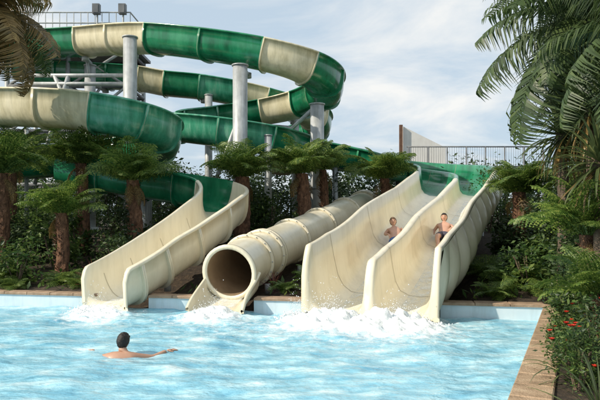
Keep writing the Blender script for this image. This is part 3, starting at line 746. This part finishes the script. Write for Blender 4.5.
hand('hand_left',q(-.50,.33,-.02),(-.6,.8,.05),(0,0,1),sw,1,1)
hand('hand_right',q(.54,.28,.0),(.85,.5,.05),(0,0,1),sw,1,-1)

def rider(name,st,lane,hair,suit,sc,turn,var):
    i=st; p=P3[i]+S3[i]*lane; D=Vector(-T3[i]); U_=Vector(U3[i]); R_=D.cross(U_).normalized()
    root=empty(name); o=Vector(p)
    D=(D*math.cos(turn)+R_*math.sin(turn)); R_=D.cross(U_).normalized()
    def g(f,s,u): return o+(D*f+R_*s+U_*u)*sc
    arms=[];W={}
    for s in(-1,1):
        if s==var: el,wr=g(-.36,s*.25,.13),g(-.13,s*.27,.06); W[s]=(wr,D-U_*.05+R_*s*.15)
        else: el,wr=g(-.30,s*.24,.19),g(-.07,s*.17,.27); W[s]=(wr,D*.8-R_*s*.35-U_*.25)
        arms.append([('ch',None,0),('sh%d'%s,g(-.40,s*.155,.25),.055*sc),('el%d'%s,el,.040*sc),('wr%d'%s,wr,.027*sc)])
    legs=[]
    for s in(-1,1):
        legs.append([('pel',None,0),('hp%d'%s,g(.04,s*.10,.11),.09*sc),('kn%d'%s,g(.42,s*.12,.25 if s==var else .15),.06*sc),('cf%d'%s,g(.60,s*.11,.14),.052*sc),('an%d'%s,g(.82,s*.09,.06),.034*sc),('to%d'%s,g(.87,s*.11,.19),.03*sc)])
    skinmesh('body',[[('pel',g(0,0,.12),(.14*sc,.11*sc)),('sp',g(-.18,0,.16),.115*sc),('ch',g(-.36,0,.22),(.14*sc,.105*sc)),('nk',g(-.49,0,.29),.052*sc),('nk2',g(-.53,0,.33),.048*sc)]]+arms+legs,'skinp',root)
    skinmesh('swim_shorts',[[('a',g(-.07,0,.14),(.14*sc,.122*sc)),('b',g(0,0,.12),(.158*sc,.12*sc))],[('b',None,0),('l',g(.06,-.10,.12),.108*sc),('l2',g(.26,-.112,.15 if var==1 else .19),.09*sc)],[('b',None,0),('r',g(.06,.10,.12),.108*sc),('r2',g(.26,.112,.19 if var==1 else .15),.09*sc)]],suit,root)
    headmesh('head',g(-.59,0,.40),D+U_*.75,U_-D*.9,.22*sc,hair,root,.1,'skinp')
    for s in(-1,1):
        hand('hand_%s'%('l' if s<0 else 'r'),W[s][0],W[s][1],U_,root,sc,s,'skinp')
rider('child_on_slide',37,-.58,'hairl','suitblue',1.05,-.35,-1)
rider('child_on_slide',40,.50,'hair','suitred',1.0,-.15,1)

# ---------------------------------------------------------------- camera, light, sky
cam=bpy.data.cameras.new('camera'); cam.lens=35; cam.sensor_width=36; cam.shift_y=.025; cam.clip_end=2000; cam.clip_start=.05
co=bpy.data.objects.new('camera',cam); COL.objects.link(co); co.location=(0,0,1.9); co.rotation_euler=(math.radians(90),0,0); S.camera=co
az=math.radians(-112); el=math.radians(36)
D=Vector((math.sin(az)*math.cos(el),math.cos(az)*math.cos(el),math.sin(el)))
sl=bpy.data.lights.new('sun','SUN'); sl.energy=4.6; sl.angle=math.radians(.6); sl.color=(1,.90,.75)
so=bpy.data.objects.new('sun',sl); COL.objects.link(so); so.rotation_euler=(-D).to_track_quat('-Z','Y').to_euler()
w=bpy.data.worlds.new('World'); S.world=w; w.use_nodes=True; nt=w.node_tree; nt.nodes.clear(); L=nt.links
out=nt.nodes.new('ShaderNodeOutputWorld'); bg=nt.nodes.new('ShaderNodeBackground'); bg.inputs[1].default_value=.12
sk=nt.nodes.new('ShaderNodeTexSky'); sk.sky_type='NISHITA'; sk.sun_disc=False; sk.sun_elevation=el; sk.sun_rotation=az; sk.dust_density=2.0; sk.air_density=1.0
tc=nt.nodes.new('ShaderNodeTexCoord'); sp=nt.nodes.new('ShaderNodeSeparateXYZ'); L.new(tc.outputs['Generated'],sp.inputs[0])
ad=nt.nodes.new('ShaderNodeMath'); ad.operation='ADD'; ad.inputs[1].default_value=.22; L.new(sp.outputs[2],ad.inputs[0])
dv=[]
for a in(0,1):
    d=nt.nodes.new('ShaderNodeMath'); d.operation='DIVIDE'; L.new(sp.outputs[a],d.inputs[0]); L.new(ad.outputs[0],d.inputs[1]); dv.append(d)
cb=nt.nodes.new('ShaderNodeCombineXYZ'); L.new(dv[0].outputs[0],cb.inputs[0]); L.new(dv[1].outputs[0],cb.inputs[1])
mp=nt.nodes.new('ShaderNodeMapping'); mp.inputs['Scale'].default_value=(1.0,1.4,1); mp.inputs['Rotation'].default_value=(0,0,.6); L.new(cb.outputs[0],mp.inputs[0])
nz=nt.nodes.new('ShaderNodeTexNoise'); nz.inputs['Scale'].default_value=1.15; nz.inputs['Detail'].default_value=9; nz.inputs['Roughness'].default_value=.58; nz.inputs['Distortion'].default_value=.4; L.new(mp.outputs[0],nz.inputs['Vector'])
mr=nt.nodes.new('ShaderNodeMapRange'); mr.inputs[1].default_value=.45; mr.inputs[2].default_value=.66; mr.inputs[3].default_value=0; mr.inputs[4].default_value=.95; L.new(nz.outputs['Fac'],mr.inputs[0])
hz=nt.nodes.new('ShaderNodeMix'); hz.data_type='RGBA'; hz.inputs[0].default_value=.82; hz.inputs[7].default_value=(5.1,6.2,7.2,1); L.new(sk.outputs[0],hz.inputs[6])
mx=nt.nodes.new('ShaderNodeMix'); mx.data_type='RGBA'; mx.inputs[7].default_value=(8.0,8.0,7.8,1); L.new(mr.outputs[0],mx.inputs[0]); L.new(hz.outputs[2],mx.inputs[6])
L.new(mx.outputs[2],bg.inputs[0]); L.new(bg.outputs[0],out.inputs[0])
S.view_settings.view_transform='Standard'; S.view_settings.look='None'; S.view_settings.exposure=0
print('done shrubs',cnt)
